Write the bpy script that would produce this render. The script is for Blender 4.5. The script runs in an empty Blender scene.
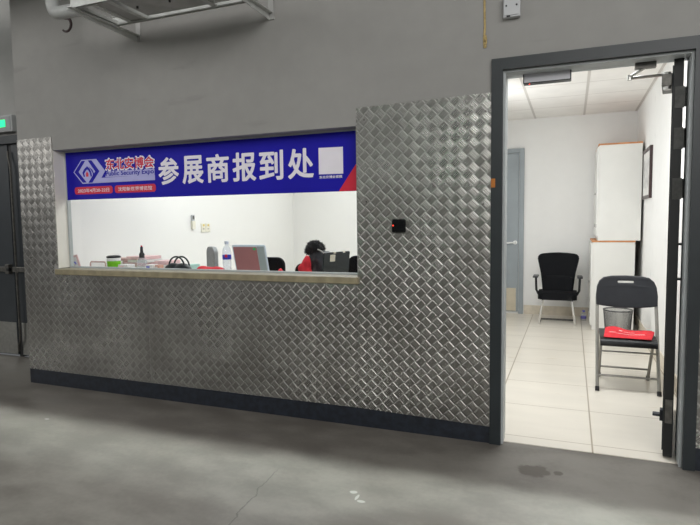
import bpy, bmesh, math, random
from mathutils import Vector, Matrix, noise
random.seed(7)
PI = math.pi
SC = bpy.context.scene
COL = SC.collection

# ------------------------------------------------------------------ camera
cam_d = bpy.data.cameras.new('camera')
cam_d.sensor_width = 36.0
cam_d.lens = 555.72 * 36.0 / 700.0
cam_d.clip_start = 0.05
cam_d.clip_end = 200
cam = bpy.data.objects.new('camera', cam_d)
COL.objects.link(cam)
_r = Vector((0.92913, 0.36951, -0.01327))
_u = Vector((-0.01569, 0.07525, 0.99704))
_f = Vector((-0.36941, 0.92618, -0.07572))
_m = Matrix(((_r.x, _u.x, -_f.x, 0.0), (_r.y, _u.y, -_f.y, -3.2543), (_r.z, _u.z, -_f.z, 1.318), (0, 0, 0, 1)))
cam.matrix_world = _m
SC.camera = cam

# ------------------------------------------------------------------ world, lights, exposure
w = bpy.data.worlds.new('hall_air')
SC.world = w
w.use_nodes = True
bg = w.node_tree.nodes['Background']
bg.inputs[0].default_value = (0.93, 0.97, 1.0, 1)
bg.inputs[1].default_value = 0.125


def area(name, loc, target, sx, sy, power, color):
    d = bpy.data.lights.new(name, 'AREA')
    d.shape = 'RECTANGLE'
    d.size, d.size_y = sx, sy
    d.energy = power
    d.color = color
    o = bpy.data.objects.new(name, d)
    o.location = loc
    v = Vector(target) - Vector(loc)
    o.rotation_euler = v.to_track_quat('-Z', 'Y').to_euler()
    COL.objects.link(o)
    return o


# the hall's high lamps, with an added narrow beam
area('hall_lamp_row', (-2.0, -0.72, 7.4), (-2.0, -0.72, 0), 16.0, 0.3, 370, (0.95, 1.0, 0.98))
narrow = area('added_floor_band_beam', (-2.0, -0.72, 7.3), (-2.0, -0.72, 0), 16.0, 0.2, 36, (0.90, 1.0, 1.0))  # added beam that strengthens the bright band on the floor
narrow.data.spread = math.radians(9)
area('hall_lamp_bay', (3.5, -8.0, 4.9), (-1.5, 0, 1.6), 8.0, 4.0, 520, (1.0, 0.985, 0.96))
area('hall_lamp_bay', (-11.5, -7.0, 5.2), (-2.5, 0, 1.6), 5.0, 4.0, 190, (1.0, 0.985, 0.96))
area('hall_lamp_side', (-9.0, -4.0, 5.0), (-4.6, 0.3, 2.2), 1.5, 1.5, 30, (1.0, 0.98, 0.95))
for lx, ly, lz in ((-5.0, -14.0, 5.2), (-2.2, -16.0, 5.8), (-7.0, -10.0, 4.6), (1.0, -13.0, 5.4), (-3.3, -7.0, 7.0)):
    area('hall_bay_light', (lx, ly, lz), (-1.5, 0, 1.2), 0.5, 0.5, 16, (1.0, 0.98, 0.94))
area('hall_exit_light', (-3.0, -10.0, 2.7), (-0.75, 0, 1.65), 0.7, 0.35, 3.5, (0.1, 1.0, 0.35))
# the ceiling panels of the two offices, with an added side fill
area('office_panel_light', (-0.15, 1.0, 2.60), (-0.15, 1.0, 0), 1.1, 0.5, 42, (0.95, 0.98, 1.0))
area('office_side_fill', (-1.03, 3.2, 1.75), (0.6, 3.9, 1.85), 1.6, 2.2, 29, (0.95, 0.98, 1.0))  # added fill by the unseen partition, brightens the back of the office
area('counter_room_panel_light', (-2.6, 1.7, 2.60), (-2.6, 1.7, 0), 1.8, 1.2, 46, (0.93, 0.975, 1.0))
area('counter_room_panel_light', (-2.7, 3.6, 2.60), (-2.7, 3.6, 0), 1.2, 0.6, 17, (0.93, 0.975, 1.0))

SC.view_settings.view_transform = 'Standard'
SC.view_settings.look = 'None'
SC.view_settings.exposure = 0.0
SC.view_settings.gamma = 1.0
SC.view_settings.use_curve_mapping = False


# ------------------------------------------------------------------ materials
def lin(c):
    return tuple(((v / 255.0) / 12.92 if v <= 10 else (((v / 255.0) + 0.055) / 1.055) ** 2.4) for v in c)


class S:
    """a tiny wrapper that lets shader math be written as expressions"""
    def __init__(s, nt, sock): s.nt, s.s = nt, sock
    def _op(s, op, *o):
        n = s.nt.nodes.new('ShaderNodeMath'); n.operation = op
        for i, v in enumerate((s,) + o):
            if isinstance(v, S): s.nt.links.new(v.s, n.inputs[i])
            else: n.inputs[i].default_value = v
        return S(s.nt, n.outputs[0])
    def __add__(s, o): return s._op('ADD', o)
    __radd__ = __add__
    def __sub__(s, o): return s._op('SUBTRACT', o)
    def __rsub__(s, o): return (s * -1.0) + o
    def __mul__(s, o): return s._op('MULTIPLY', o)
    __rmul__ = __mul__
    def __truediv__(s, o): return s._op('DIVIDE', o)
    def floor(s): return s._op('FLOOR')
    def fract(s): return s._op('FRACT')
    def abs(s): return s._op('ABSOLUTE')
    def cos(s): return s._op('COSINE')
    def sqrt(s): return s._op('SQRT')
    def lt(s, o): return s._op('LESS_THAN', o)
    def gt(s, o): return s._op('GREATER_THAN', o)
    def mn(s, o): return s._op('MINIMUM', o)
    def mx(s, o): return s._op('MAXIMUM', o)
    def pmod(s, o): return s._op('FLOORED_MODULO', o)
    def clamp(s):
        r = s._op('ADD', 0.0); r.s.node.use_clamp = True; return r
    def ramp(s, a, b):     # 0 at a, 1 at b
        n = s.nt.nodes.new('ShaderNodeMapRange'); n.interpolation_type = 'SMOOTHSTEP'
        s.nt.links.new(s.s, n.inputs[0])
        n.inputs[1].default_value, n.inputs[2].default_value = a, b
        return S(s.nt, n.outputs[0])


def new_mat(name):
    m = bpy.data.materials.new(name); m.use_nodes = True
    nt = m.node_tree
    b = next(n for n in nt.nodes if n.type == 'BSDF_PRINCIPLED')
    return m, nt, b


def pos(nt):
    g = nt.nodes.new('ShaderNodeNewGeometry')
    x = nt.nodes.new('ShaderNodeSeparateXYZ')
    nt.links.new(g.outputs['Position'], x.inputs[0])
    return S(nt, x.outputs[0]), S(nt, x.outputs[1]), S(nt, x.outputs[2])


def nz(nt, scale, detail=3.0, coord='Object', stretch=None):
    n = nt.nodes.new('ShaderNodeTexNoise')
    n.inputs['Scale'].default_value = scale
    n.inputs['Detail'].default_value = detail
    t = nt.nodes.new('ShaderNodeTexCoord')
    if coord == 'World':
        t = nt.nodes.new('ShaderNodeNewGeometry'); src = t.outputs['Position']
    else:
        src = t.outputs[coord]
    if stretch:
        mp = nt.nodes.new('ShaderNodeMapping'); mp.inputs['Scale'].default_value = stretch
        nt.links.new(src, mp.inputs[0]); src = mp.outputs[0]
    nt.links.new(src, n.inputs['Vector'])
    return S(nt, n.outputs[0])


def mixc(nt, fac, a, b):
    n = nt.nodes.new('ShaderNodeMix'); n.data_type = 'RGBA'
    if isinstance(fac, S): nt.links.new(fac.s, n.inputs[0])
    else: n.inputs[0].default_value = fac
    for v, i in ((a, 6), (b, 7)):
        if isinstance(v, (tuple, list)): n.inputs[i].default_value = tuple(v[:3]) + (1,)
        else: nt.links.new(v, n.inputs[i])
    return n.outputs[2]


def bump(nt, b, h, strength, dist):
    n = nt.nodes.new('ShaderNodeBump')
    n.inputs['Strength'].default_value = strength
    n.inputs['Distance'].default_value = dist
    nt.links.new(h.s, n.inputs['Height'])
    nt.links.new(n.outputs[0], b.inputs['Normal'])


def mat(name, c, rough=0.5, metal=0.0, var=0.08, scale=12.0, bmp=0.0, bscale=60.0, spec=0.5):
    m, nt, b = new_mat(name)
    a = lin(c)
    n = nz(nt, scale)
    lo = tuple(v * (1 - var) for v in a); hi = tuple(min(1, v * (1 + var)) for v in a)
    nt.links.new(mixc(nt, n.ramp(0.3, 0.7), lo, hi), b.inputs['Base Color'])
    b.inputs['Roughness'].default_value = rough
    b.inputs['Metallic'].default_value = metal
    b.inputs['Specular IOR Level'].default_value = spec
    if bmp: bump(nt, b, nz(nt, bscale), bmp, 0.003)
    return m


def emis(name, c, strength):
    m, nt, b = new_mat(name)
    b.inputs['Base Color'].default_value = lin(c) + (1,)
    b.inputs['Emission Color'].default_value = lin(c) + (1,)
    b.inputs['Emission Strength'].default_value = strength
    return m


def clear(name, tint, mixfac, rough=0.05):
    """see-through plastic / glass: a clear body with a reflecting skin"""
    m, nt, b = new_mat(name)
    out = next(n for n in nt.nodes if n.type == 'OUTPUT_MATERIAL')
    tr = nt.nodes.new('ShaderNodeBsdfTransparent'); tr.inputs[0].default_value = tuple(tint) + (1,)
    b.inputs['Base Color'].default_value = (0.85, 0.88, 0.92, 1)
    b.inputs['Roughness'].default_value = rough
    mx = nt.nodes.new('ShaderNodeMixShader')
    fr = nt.nodes.new('ShaderNodeLayerWeight'); fr.inputs[0].default_value = 0.25
    f = (S(nt, fr.outputs['Facing'])._op('POWER', 2.0) * 0.6 + mixfac).clamp()
    nt.links.new(f.s, mx.inputs[0]); nt.links.new(tr.outputs[0], mx.inputs[1]); nt.links.new(b.outputs[0], mx.inputs[2])
    nt.links.new(mx.outputs[0], out.inputs[0])
    return m


def glass_mat():
    m, nt, b = new_mat('window_glass')
    out = next(n for n in nt.nodes if n.type == 'OUTPUT_MATERIAL')
    nt.nodes.remove(b)
    tr = nt.nodes.new('ShaderNodeBsdfTransparent'); tr.inputs[0].default_value = (0.985, 0.99, 0.985, 1)
    gl = nt.nodes.new('ShaderNodeBsdfGlossy'); gl.inputs['Roughness'].default_value = 0.02
    fr = nt.nodes.new('ShaderNodeLayerWeight'); fr.inputs[0].default_value = 0.5
    f = S(nt, fr.outputs['Facing'])._op('POWER', 4.0) * 0.5 + 0.02
    mx = nt.nodes.new('ShaderNodeMixShader')
    nt.links.new(f.s, mx.inputs[0]); nt.links.new(tr.outputs[0], mx.inputs[1]); nt.links.new(gl.outputs[0], mx.inputs[2])
    nt.links.new(mx.outputs[0], out.inputs[0])
    return m


def checker_plate():
    m, nt, b = new_mat('checker_plate_metal')
    x, y, z = pos(nt)
    s = 0.0495
    u = (x + z) * (0.70711 / s); v = (x - z) * (0.70711 / s)
    p = (u.floor() + v.floor()).pmod(2.0)
    fu, fv = u.fract(), v.fract()
    a = fu * p + fv * (1.0 - p)          # along the bars
    c = fv * p + fu * (1.0 - p)          # across the bars
    endm = 1.0 - (a - 0.5).abs().ramp(0.44, 0.54)
    side = 1.0 - (c - 0.5).abs().ramp(0.33, 0.42)
    bars = ((c - 0.5) * (2 * PI * 5.0)).cos() * 0.5 + 0.5
    rect = endm * side
    h = rect * (bars * 0.3 + 0.7)
    wav = nz(nt, 3.2, 2.0, 'World')
    hh = h * 1.0 + wav * 6.0
    bump(nt, b, hh, 0.75, 0.0026)
    n1 = nz(nt, 2.3, 5.0, 'World'); n2 = nz(nt, 30.0, 3.0, 'World')
    f = (n1 * 0.7 + n2 * 0.3).ramp(0.32, 0.68)
    base = mixc(nt, f, (0.30, 0.29, 0.27), (0.46, 0.45, 0.43))
    base = mixc(nt, (1.0 - rect) * n1.ramp(0.35, 0.7) * 0.42 + (1.0 - rect) * 0.06, base, (0.62, 0.61, 0.58))
    base = mixc(nt, rect * p * 0.30, base, (0.20, 0.195, 0.18))     # one rib direction darker, its weaker reflection painted into the colour
    base = mixc(nt, nz(nt, 1.1, 4.0, 'World').ramp(0.55, 0.8) * 0.35, base, (0.22, 0.215, 0.20))   # broad darker blotches spread at random
    nt.links.new(base, b.inputs['Base Color'])
    b.inputs['Metallic'].default_value = 1.0
    r = 0.40 - n1 * 0.14 - h * 0.05
    nt.links.new(r.s, b.inputs['Roughness'])
    return m


def concrete():
    m, nt, b = new_mat('polished_concrete')
    x, y, z = pos(nt)
    n1 = nz(nt, 0.9, 6.0, 'World', (0.6, 1.3, 1)); n2 = nz(nt, 5.0, 6.0, 'World', (0.7, 1.2, 1)); n3 = nz(nt, 40.0, 3.0, 'World')
    f = (n1 * 0.50 + n2 * 0.42 + n3 * 0.08).ramp(0.38, 0.62)
    c = mixc(nt, f, lin((98, 93, 87)), lin((126, 122, 115)))
    # the brown spots in front of the doorway
    wob = nz(nt, 14.0, 4.0, 'World')
    def spot(cx, cy, rx, ry):
        dx = (x - cx) / rx; dy = (y - cy) / ry
        d = (dx * dx + dy * dy).sqrt() + (wob - 0.5) * 1.6
        return 1.0 - d.ramp(0.75, 1.05)
    st = spot(-0.165, -0.29, 0.075, 0.085).mx(spot(-0.045, -0.28, 0.025, 0.03))
    c = mixc(nt, st * 0.75, c, lin((70, 62, 54)))
    # the hairline crack
    wob2 = nz(nt, 6.0, 5.0, 'World')
    ln = (x + 1.405 + (y + 0.95) * 0.13 + (wob2 - 0.5) * 0.10).abs()
    rng = y.ramp(-1.75, -1.5) * (1.0 - y.ramp(-0.80, -0.70))
    c = mixc(nt, (1.0 - ln.ramp(0.001, 0.005)) * rng * 0.5, c, lin((52, 50, 46)))
    # pale drips of paint on the floor
    dr = spot(-0.965, -0.83, 0.020, 0.016).mx(spot(-0.90, -0.90, 0.022, 0.012)).mx(spot(-0.93, -0.87, 0.008, 0.03)).mx(spot(-3.29, -0.6, 0.02, 0.012))
    c = mixc(nt, dr * 0.45, c, lin((205, 203, 198)))
    nt.links.new(c, b.inputs['Base Color'])
    r = 0.30 + n2 * 0.30
    nt.links.new(r.s, b.inputs['Roughness'])
    b.inputs['Specular IOR Level'].default_value = 0.45
    bump(nt, b, n2 * 0.7 + n3 * 0.2, 0.12, 0.004)
    return m


def plaster(name, c, stain=0.06, dirt=None):
    m, nt, b = new_mat(name)
    a = lin(c)
    n1 = nz(nt, 1.3, 5.0, 'World'); n2 = nz(nt, 9.0, 4.0, 'World')
    f = (n1 * 0.6 + n2 * 0.4).ramp(0.3, 0.7)
    col = mixc(nt, f, tuple(v * (1 - stain) for v in a), tuple(min(1, v * (1 + stain * 0.6)) for v in a))
    if dirt:
        x, y, z = pos(nt)
        n3 = nz(nt, 5.0, 6.0, 'World', dirt)
        col = mixc(nt, n3.ramp(0.62, 0.75) * 0.28, col, tuple(v * 0.55 for v in a))
    nt.links.new(col, b.inputs['Base Color'])
    b.inputs['Roughness'].default_value = 0.75
    bump(nt, b, nz(nt, 55.0, 3.0, 'World'), 0.10 if c[0] < 200 else 0.03, 0.003)
    return m


def tiles(name, c, joint, x0, y0, size, wid, rough, wid_y=None, veins=False):
    m, nt, b = new_mat(name)
    x, y, z = pos(nt)
    dx = (((x - x0) / size + 0.5).fract() - 0.5).abs() * size
    dy = (((y - y0) / size + 0.5).fract() - 0.5).abs() * size
    wy = wid_y or wid
    jx = 1.0 - dx.ramp(wid * 0.4, wid * 0.6)
    jy = 1.0 - dy.ramp(wy * 0.4, wy * 0.6)
    j = jx.mx(jy)
    n1 = nz(nt, 4.0, 5.0, 'World', (0.4, 1.4, 1) if veins else None)
    a = lin(c)
    col = mixc(nt, n1.ramp(0.3, 0.7), tuple(v * 0.94 for v in a), a)
    if veins:
        sc = nz(nt, 9.0, 6.0, 'World', (0.5, 1.6, 1))
        col = mixc(nt, sc.ramp(0.66, 0.74) * 0.35, col, lin((196, 178, 150)))
    col = mixc(nt, j, col, lin(joint))
    nt.links.new(col, b.inputs['Base Color'])
    b.inputs['Roughness'].default_value = rough
    bump(nt, b, 1.0 - j, 0.25, 0.002)
    return m


M = dict(
    plate=checker_plate(), floor=concrete(), glass=glass_mat(),
    wall=plaster('grey_hall_plaster', (147, 146, 143), 0.07, (0.35, 1, 1.6)),
    reveal=plaster('window_reveal_paint', (228, 225, 216), 0.05, (1, 1, 0.4)),
    white=plaster('white_office_wall', (236, 235, 232), 0.02),
    scuff=plaster('scuffed_white_wall', (236, 235, 232), 0.03, (1, 2.0, 1.0)),
    tile=tiles('cream_floor_tile', (228, 221, 208), (166, 153, 134), 0.13, 0.16, 0.6, 0.009, 0.28, 0.006, True),
    ceil=tiles('ceiling_tile', (246, 243, 238), (208, 203, 197), 0.13, 2.79, 0.6, 0.026, 0.8, 0.012),
    skirt=mat('navy_skirting_paint', (28, 33, 42), 0.45, 0, 0.35, 25),
    tskirt=mat('beige_tile_skirting', (216, 206, 188), 0.35),
    frame=mat('dark_frame_paint', (34, 40, 43), 0.42, 0, 0.10, 8),
    winframe_lit_reveal=mat('window_frame_lit_reveal_grey', (172, 177, 178), 0.45, 0.0, 0.06, 8),  # window frame's own grey; on the door reveals it paints in the office light
    leaf=mat('black_door_edge', (26, 27, 27), 0.5, 0, 0.15),
    steel=mat('brushed_steel', (176, 176, 172), 0.32, 1.0, 0.08, 30),
    dsteel=mat('dull_steel', (110, 108, 104), 0.42, 0.9, 0.2, 30),
    chrome=mat('chrome', (226, 226, 226), 0.10, 1.0, 0.02),
    navy=mat('banner_navy', (19, 12, 160), 0.55, 0, 0.05, 3, 0, 60, 0.25),
    red=mat('banner_red', (214, 34, 62), 0.4, 0, 0.03),
    lav=mat('banner_lavender', (172, 172, 222), 0.4, 0, 0.03),
    ink=mat('banner_white', (236, 232, 240), 0.4, 0, 0.02),
    badge=mat('banner_badge_red', (206, 32, 66), 0.4, 0, 0.03),
    olive=mat('sill_beige_paint', (142, 133, 108), 0.42, 0, 0.14, 18),
    black=mat('black_plastic', (18, 18, 20), 0.42, 0, 0.12),
    gloss=mat('black_gloss', (8, 8, 9), 0.12, 0, 0.05),
    fabric=mat('black_mesh_fabric', (15, 16, 19), 0.85, 0, 0.2, 90, 0.35, 220, 0.2),
    charcoal=mat('charcoal_moulded_plastic', (33, 35, 40), 0.45, 0, 0.08, 20, 0.1, 200),
    tube=mat('grey_coated_tube', (150, 148, 142), 0.35, 0.55, 0.06, 20),
    cab=mat('white_cabinet_laminate', (226, 225, 220), 0.45, 0, 0.02, 4),
    wood=mat('orange_wood_edge', (196, 134, 84), 0.5, 0, 0.12, 18),
    door=mat('grey_door_paint', (146, 154, 158), 0.42, 0, 0.04, 5),
    kick=mat('beige_kick_panel', (200, 190, 168), 0.4, 0, 0.05),
    bag=mat('red_nonwoven', (214, 40, 52), 0.75, 0, 0.10, 30, 0.3, 120),
    redc=mat('red_vest_cloth', (206, 34, 48), 0.8, 0, 0.12, 24, 0.3, 60),
    wire=mat('bin_wire', (78, 78, 80), 0.4, 0.7, 0.1),
    pframe=mat('picture_frame_wood', (58, 40, 40), 0.4, 0, 0.2, 20),
    paper=mat('white_paper', (226, 224, 220), 0.7, 0, 0.04),
    print_=mat('framed_print_grey', (196, 194, 192), 0.3, 0, 0.25, 14),
    tray=mat('galvanised_grey', (196, 198, 195), 0.5, 0.25, 0.10, 14),
    trayd=mat('galvanised_dull', (172, 172, 170), 0.55, 0.25, 0.15, 10),
    pipe=mat('pale_conduit', (176, 178, 176), 0.5, 0, 0.06),
    cable=mat('dark_cable', (52, 28, 30), 0.5, 0, 0.2),
    box=mat('pale_box_plastic', (186, 188, 190), 0.45, 0, 0.03),
    sealant=mat('yellowed_sealant', (172, 150, 98), 0.6, 0, 0.25, 40, 0.6, 60),
    orange=mat('orange_tag', (176, 106, 34), 0.6, 0, 0.08),
    desk=mat('counter_laminate', (206, 202, 196), 0.4, 0, 0.03),
    green=mat('lime_cup', (118, 196, 24), 0.35, 0, 0.04),
    lid=mat('cup_white', (232, 232, 230), 0.3, 0, 0.02),
    pink=mat('pink_print', (224, 188, 188), 0.6, 0, 0.14, 22),
    pinkd=mat('dusty_pink_print', (206, 172, 166), 0.6, 0, 0.2, 26),
    leather=mat('black_leather', (30, 36, 38), 0.35, 0, 0.15, 30, 0.2, 90),
    coat=mat('black_coat_fabric', (46, 48, 53), 0.4, 0, 0.25, 16, 0.4, 30),
    fur=mat('black_fur', (20, 19, 21), 0.9, 0, 0.4, 60),
    zip_=mat('pale_piping', (176, 174, 168), 0.5, 0, 0.1),
    silver=mat('laptop_silver', (206, 217, 228), 0.32, 0.0, 0.04),
    maroon=mat('maroon_lid_panel', (170, 116, 116), 0.35, 0, 0.08, 5),
    lgrey=mat('laptop_grey_green', (160, 172, 172), 0.35, 0, 0.05, 5),
    sticker=mat('cream_sticker', (232, 226, 206), 0.6, 0, 0.03),
    gsticker=mat('green_sticker', (60, 190, 110), 0.5, 0, 0.03),
    lap=mat('black_laptop_lid', (28, 36, 36), 0.22, 0, 0.2, 5),
    mesh=mat('grey_mesh_back', (146, 149, 148), 0.8, 0, 0.15, 60, 0.3, 150),
    plastic=clear('clear_bottle_plastic', (0.93, 0.95, 0.98), 0.16),
    blue=mat('blue_label', (44, 60, 190), 0.4, 0, 0.12, 30),
    teal=mat('pale_teal_print', (164, 200, 190), 0.6, 0, 0.06),
    socket=mat('ivory_socket', (226, 222, 206), 0.4, 0, 0.02),
    yellow=mat('yellow_sticker', (214, 192, 96), 0.5, 0, 0.04),
    hdoor=mat('hall_door_grey', (44, 48, 52), 0.4, 0, 0.08, 5),
    signbox=mat('sign_housing', (150, 152, 152), 0.45, 0, 0.04),
    signface=mat('sign_face', (132, 136, 136), 0.4, 0, 0.05),
    hinge=mat('dark_hinge_steel', (72, 72, 70), 0.4, 0.6, 0.2, 30),
    lockface=mat('grey_lock_face', (196, 196, 202), 0.4, 0, 0.04),
    glow=emis('lit_green', (20, 220, 120), 2.2),
    led=emis('red_led', (255, 60, 40), 3.0),
)


# ------------------------------------------------------------------ mesh helpers
BASE = {}


class MB:
    def __init__(s, xf=None):
        s.bm = bmesh.new(); s.xf = xf
    def _t(s, vs):
        if s.xf is not None:
            for v in vs: v.co = s.xf @ v.co
    def box(s, x0, x1, y0, y1, z0, z1, bev=0.0, seg=2):
        r = bmesh.ops.create_cube(s.bm, size=1.0); vs = r['verts']
        for v in vs:
            v.co = Vector(((x0 + x1) / 2 + v.co.x * abs(x1 - x0), (y0 + y1) / 2 + v.co.y * abs(y1 - y0), (z0 + z1) / 2 + v.co.z * abs(z1 - z0)))
        if bev:
            es = list({e for v in vs for e in v.link_edges})
            rr = bmesh.ops.bevel(s.bm, geom=es, offset=bev, segments=seg, profile=0.5, affect='EDGES')
            vs = list({v for f in rr['faces'] for v in f.verts} | {v for v in vs if v.is_valid})
        s._t(vs); return s
    def tube(s, pts, r, n=10, cap=True, r_end=None):
        P = [Vector(p) for p in pts]
        rings = []; prev = None
        for i, p in enumerate(P):
            d = (P[min(i + 1, len(P) - 1)] - P[max(i - 1, 0)]).normalized()
            if prev is None:
                a = d.orthogonal().normalized()
            else:
                a = (prev - d * prev.dot(d)).normalized()
            prev = a; b = d.cross(a)
            rr = r if r_end is None else r + (r_end - r) * i / (len(P) - 1)
            rings.append([s.bm.verts.new(p + (a * math.cos(2 * PI * k / n) + b * math.sin(2 * PI * k / n)) * rr) for k in range(n)])
        for i in range(len(rings) - 1):
            for k in range(n):
                s.bm.faces.new((rings[i][k], rings[i][(k + 1) % n], rings[i + 1][(k + 1) % n], rings[i + 1][k]))
        if cap:
            s.bm.faces.new(rings[0][::-1]); s.bm.faces.new(rings[-1])
        s._t([v for q in rings for v in q]); return s
    def lathe(s, prof, c, n=28):
        c = Vector(c); rings = []
        for r, z in prof:
            rings.append([s.bm.verts.new(c + Vector((max(r, 1e-4) * math.cos(2 * PI * k / n), max(r, 1e-4) * math.sin(2 * PI * k / n), z))) for k in range(n)])
        for i in range(len(rings) - 1):
            for k in range(n):
                s.bm.faces.new((rings[i][k], rings[i][(k + 1) % n], rings[i + 1][(k + 1) % n], rings[i + 1][k]))
        if prof[0][0] > 1e-3: s.bm.faces.new(rings[0][::-1])
        if prof[-1][0] > 1e-3: s.bm.faces.new(rings[-1])
        s._t([v for q in rings for v in q]); return s
    def prism(s, pts, axis, a, b):
        """polygon extruded along an axis; pts are (x,z) for Y, (y,z) for X, (x,y) for Z"""
        def mk(p, t):
            return Vector((p[0], t, p[1])) if axis == 'Y' else Vector((t, p[0], p[1])) if axis == 'X' else Vector((p[0], p[1], t))
        A = [s.bm.verts.new(mk(p, a)) for p in pts]; B = [s.bm.verts.new(mk(p, b)) for p in pts]
        n = len(pts)
        s.bm.faces.new(A); s.bm.faces.new(B[::-1])
        for i in range(n): s.bm.faces.new((A[i], B[i], B[(i + 1) % n], A[(i + 1) % n]))
        s._t(A + B); return s
    def mesh(s, me):
        n0 = len(s.bm.verts); s.bm.from_mesh(me); s.bm.verts.ensure_lookup_table()
        s._t(s.bm.verts[n0:]); return s
    def build(s, name, m, parent=None, origin=None, smooth=False, mod=None):
        bmesh.ops.recalc_face_normals(s.bm, faces=s.bm.faces[:])
        if parent is not None: org = Vector(BASE[parent.name])
        elif origin is not None: org = Vector(origin)
        else:
            xs = [v.co for v in s.bm.verts]
            org = Vector(((min(v.x for v in xs) + max(v.x for v in xs)) / 2, (min(v.y for v in xs) + max(v.y for v in xs)) / 2, min(v.z for v in xs)))
        for v in s.bm.verts: v.co -= org
        me = bpy.data.meshes.new(name); s.bm.to_mesh(me); s.bm.free()
        if smooth:
            for p in me.polygons: p.use_smooth = True
        me.materials.append(m)
        o = bpy.data.objects.new(name, me); COL.objects.link(o)
        if parent is not None: o.parent = parent
        else: o.location = org
        if smooth is True:
            md = o.modifiers.new('edge', 'EDGE_SPLIT'); md.split_angle = math.radians(42)
        BASE[o.name] = tuple(org)
        return o


def thing(name, label, cat, loc, group=None):
    o = bpy.data.objects.new(name, None); COL.objects.link(o)
    o.empty_display_size = 0.1
    o.location = loc; BASE[o.name] = tuple(loc)
    o['label'] = label; o['category'] = cat
    if group: o['group'] = group
    return o


def tag(o, label, cat, group=None):
    o['label'] = label; o['category'] = cat
    if group: o['group'] = group
    return o


def struct(o):
    o['kind'] = 'structure'; return o


def sroot(name, loc):
    o = bpy.data.objects.new(name, None); COL.objects.link(o); o.location = loc; BASE[o.name] = tuple(loc)
    o['kind'] = 'structure'; return o


def rounded(x0, x1, z0, z1, r, n=6):
    """rounded rectangle outline; r = radius or (bl, br, tr, tl)"""
    if not isinstance(r, tuple): r = (r,) * 4
    out = []
    for (cx, cz, a0, rr) in ((x0 + r[0], z0 + r[0], PI, r[0]), (x1 - r[1], z0 + r[1], 1.5 * PI, r[1]), (x1 - r[2], z1 - r[2], 0, r[2]), (x0 + r[3], z1 - r[3], 0.5 * PI, r[3])):
        for k in range(n + 1):
            a = a0 + 0.5 * PI * k / n
            out.append((cx + rr * math.cos(a), cz + rr * math.sin(a)))
    return out


def fill_mesh(loops, depth, bevel=0.0):
    """2-D loops (first outer, others holes) filled, extruded +-depth/2 along Z of the curve plane"""
    c = bpy.data.curves.new('tmp', 'CURVE'); c.dimensions = '2D'; c.fill_mode = 'BOTH'
    c.extrude = depth / 2; c.bevel_depth = bevel
    for L in loops:
        sp = c.splines.new('POLY'); sp.points.add(len(L) - 1); sp.use_cyclic_u = True
        for p, q in zip(sp.points, L): p.co = (q[0], q[1], 0, 1)
    o = bpy.data.objects.new('tmp', c); COL.objects.link(o)
    bpy.context.view_layer.update()
    me = bpy.data.meshes.new_from_object(o.evaluated_get(bpy.context.evaluated_depsgraph_get()))
    bpy.data.objects.remove(o); bpy.data.curves.remove(c)
    return me


# curve plane (x, y) -> world (x, z), extrude along y
XZ = Matrix(((1, 0, 0, 0), (0, 0, -1, 0), (0, 1, 0, 0), (0, 0, 0, 1)))


def plate(loops, y, depth, bevel=0.0, xf=None):
    me = fill_mesh(loops, depth, bevel)
    t = Matrix.Translation((0, y, 0)) @ XZ
    if xf is not None: t = xf @ t
    b = MB(t); b.mesh(me); bpy.data.meshes.remove(me)
    b.xf = None
    return b


def text(body, x0, x1, z0, z1, y, name, m, parent, bold=0.0, depth=0.001, shear=0.0):
    c = bpy.data.curves.new('tmp', 'FONT'); c.body = body
    c.extrude = 0.01; c.resolution_u = 3; c.shear = shear
    o = bpy.data.objects.new('tmp', c); COL.objects.link(o)
    bpy.context.view_layer.update()
    me = bpy.data.meshes.new_from_object(o.evaluated_get(bpy.context.evaluated_depsgraph_get()))
    bpy.data.objects.remove(o); bpy.data.curves.remove(c)
    xs = [v.co.x for v in me.vertices]; ys = [v.co.y for v in me.vertices]
    ax, bx, ay, by = min(xs), max(xs), min(ys), max(ys)
    for v in me.vertices:
        X = x0 + (v.co.x - ax) / (bx - ax) * (x1 - x0)
        Z = z0 + (v.co.y - ay) / (by - ay) * (z1 - z0)
        v.co = Vector((X, y - v.co.z / 0.01 * depth * 0.5, Z))
    b = MB(); b.mesh(me)
    if bold:            # heavier strokes: the outline repeated around itself
        k = bold * (z1 - z0); v0 = [v.co.copy() for v in me.vertices]
        for i in range(12):
            a = 2 * PI * i / 12
            for v, q in zip(me.vertices, v0): v.co = q + Vector((k * math.cos(a), -0.00002 * (i + 1), k * math.sin(a)))
            b.mesh(me)
    bpy.data.meshes.remove(me)
    return b.build(name, m, parent)


def blob(parts, voxel=0.012, lump=0.0, lscale=9.0, sub=0):
    """ellipsoids (centre, radii) melted into one soft mesh"""
    bm = bmesh.new()
    for c, r in parts:
        q = bmesh.ops.create_icosphere(bm, subdivisions=3, radius=1.0)
        for v in q['verts']: v.co = Vector((c[0] + v.co.x * r[0], c[1] + v.co.y * r[1], c[2] + v.co.z * r[2]))
    me = bpy.data.meshes.new('tmp'); bm.to_mesh(me); bm.free()
    o = bpy.data.objects.new('tmp', me); COL.objects.link(o)
    r = o.modifiers.new('r', 'REMESH'); r.mode = 'VOXEL'; r.voxel_size = voxel
    s = o.modifiers.new('s', 'SMOOTH'); s.iterations = 4; s.factor = 0.5
    bpy.context.view_layer.update()
    out = bpy.data.meshes.new_from_object(o.evaluated_get(bpy.context.evaluated_depsgraph_get()))
    bpy.data.objects.remove(o); bpy.data.meshes.remove(me)
    if lump:
        for v in out.vertices:
            k = noise.noise(v.co * lscale)
            v.co += v.normal * k * lump
    b = MB(); b.mesh(out); bpy.data.meshes.remove(out)
    return b


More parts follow.
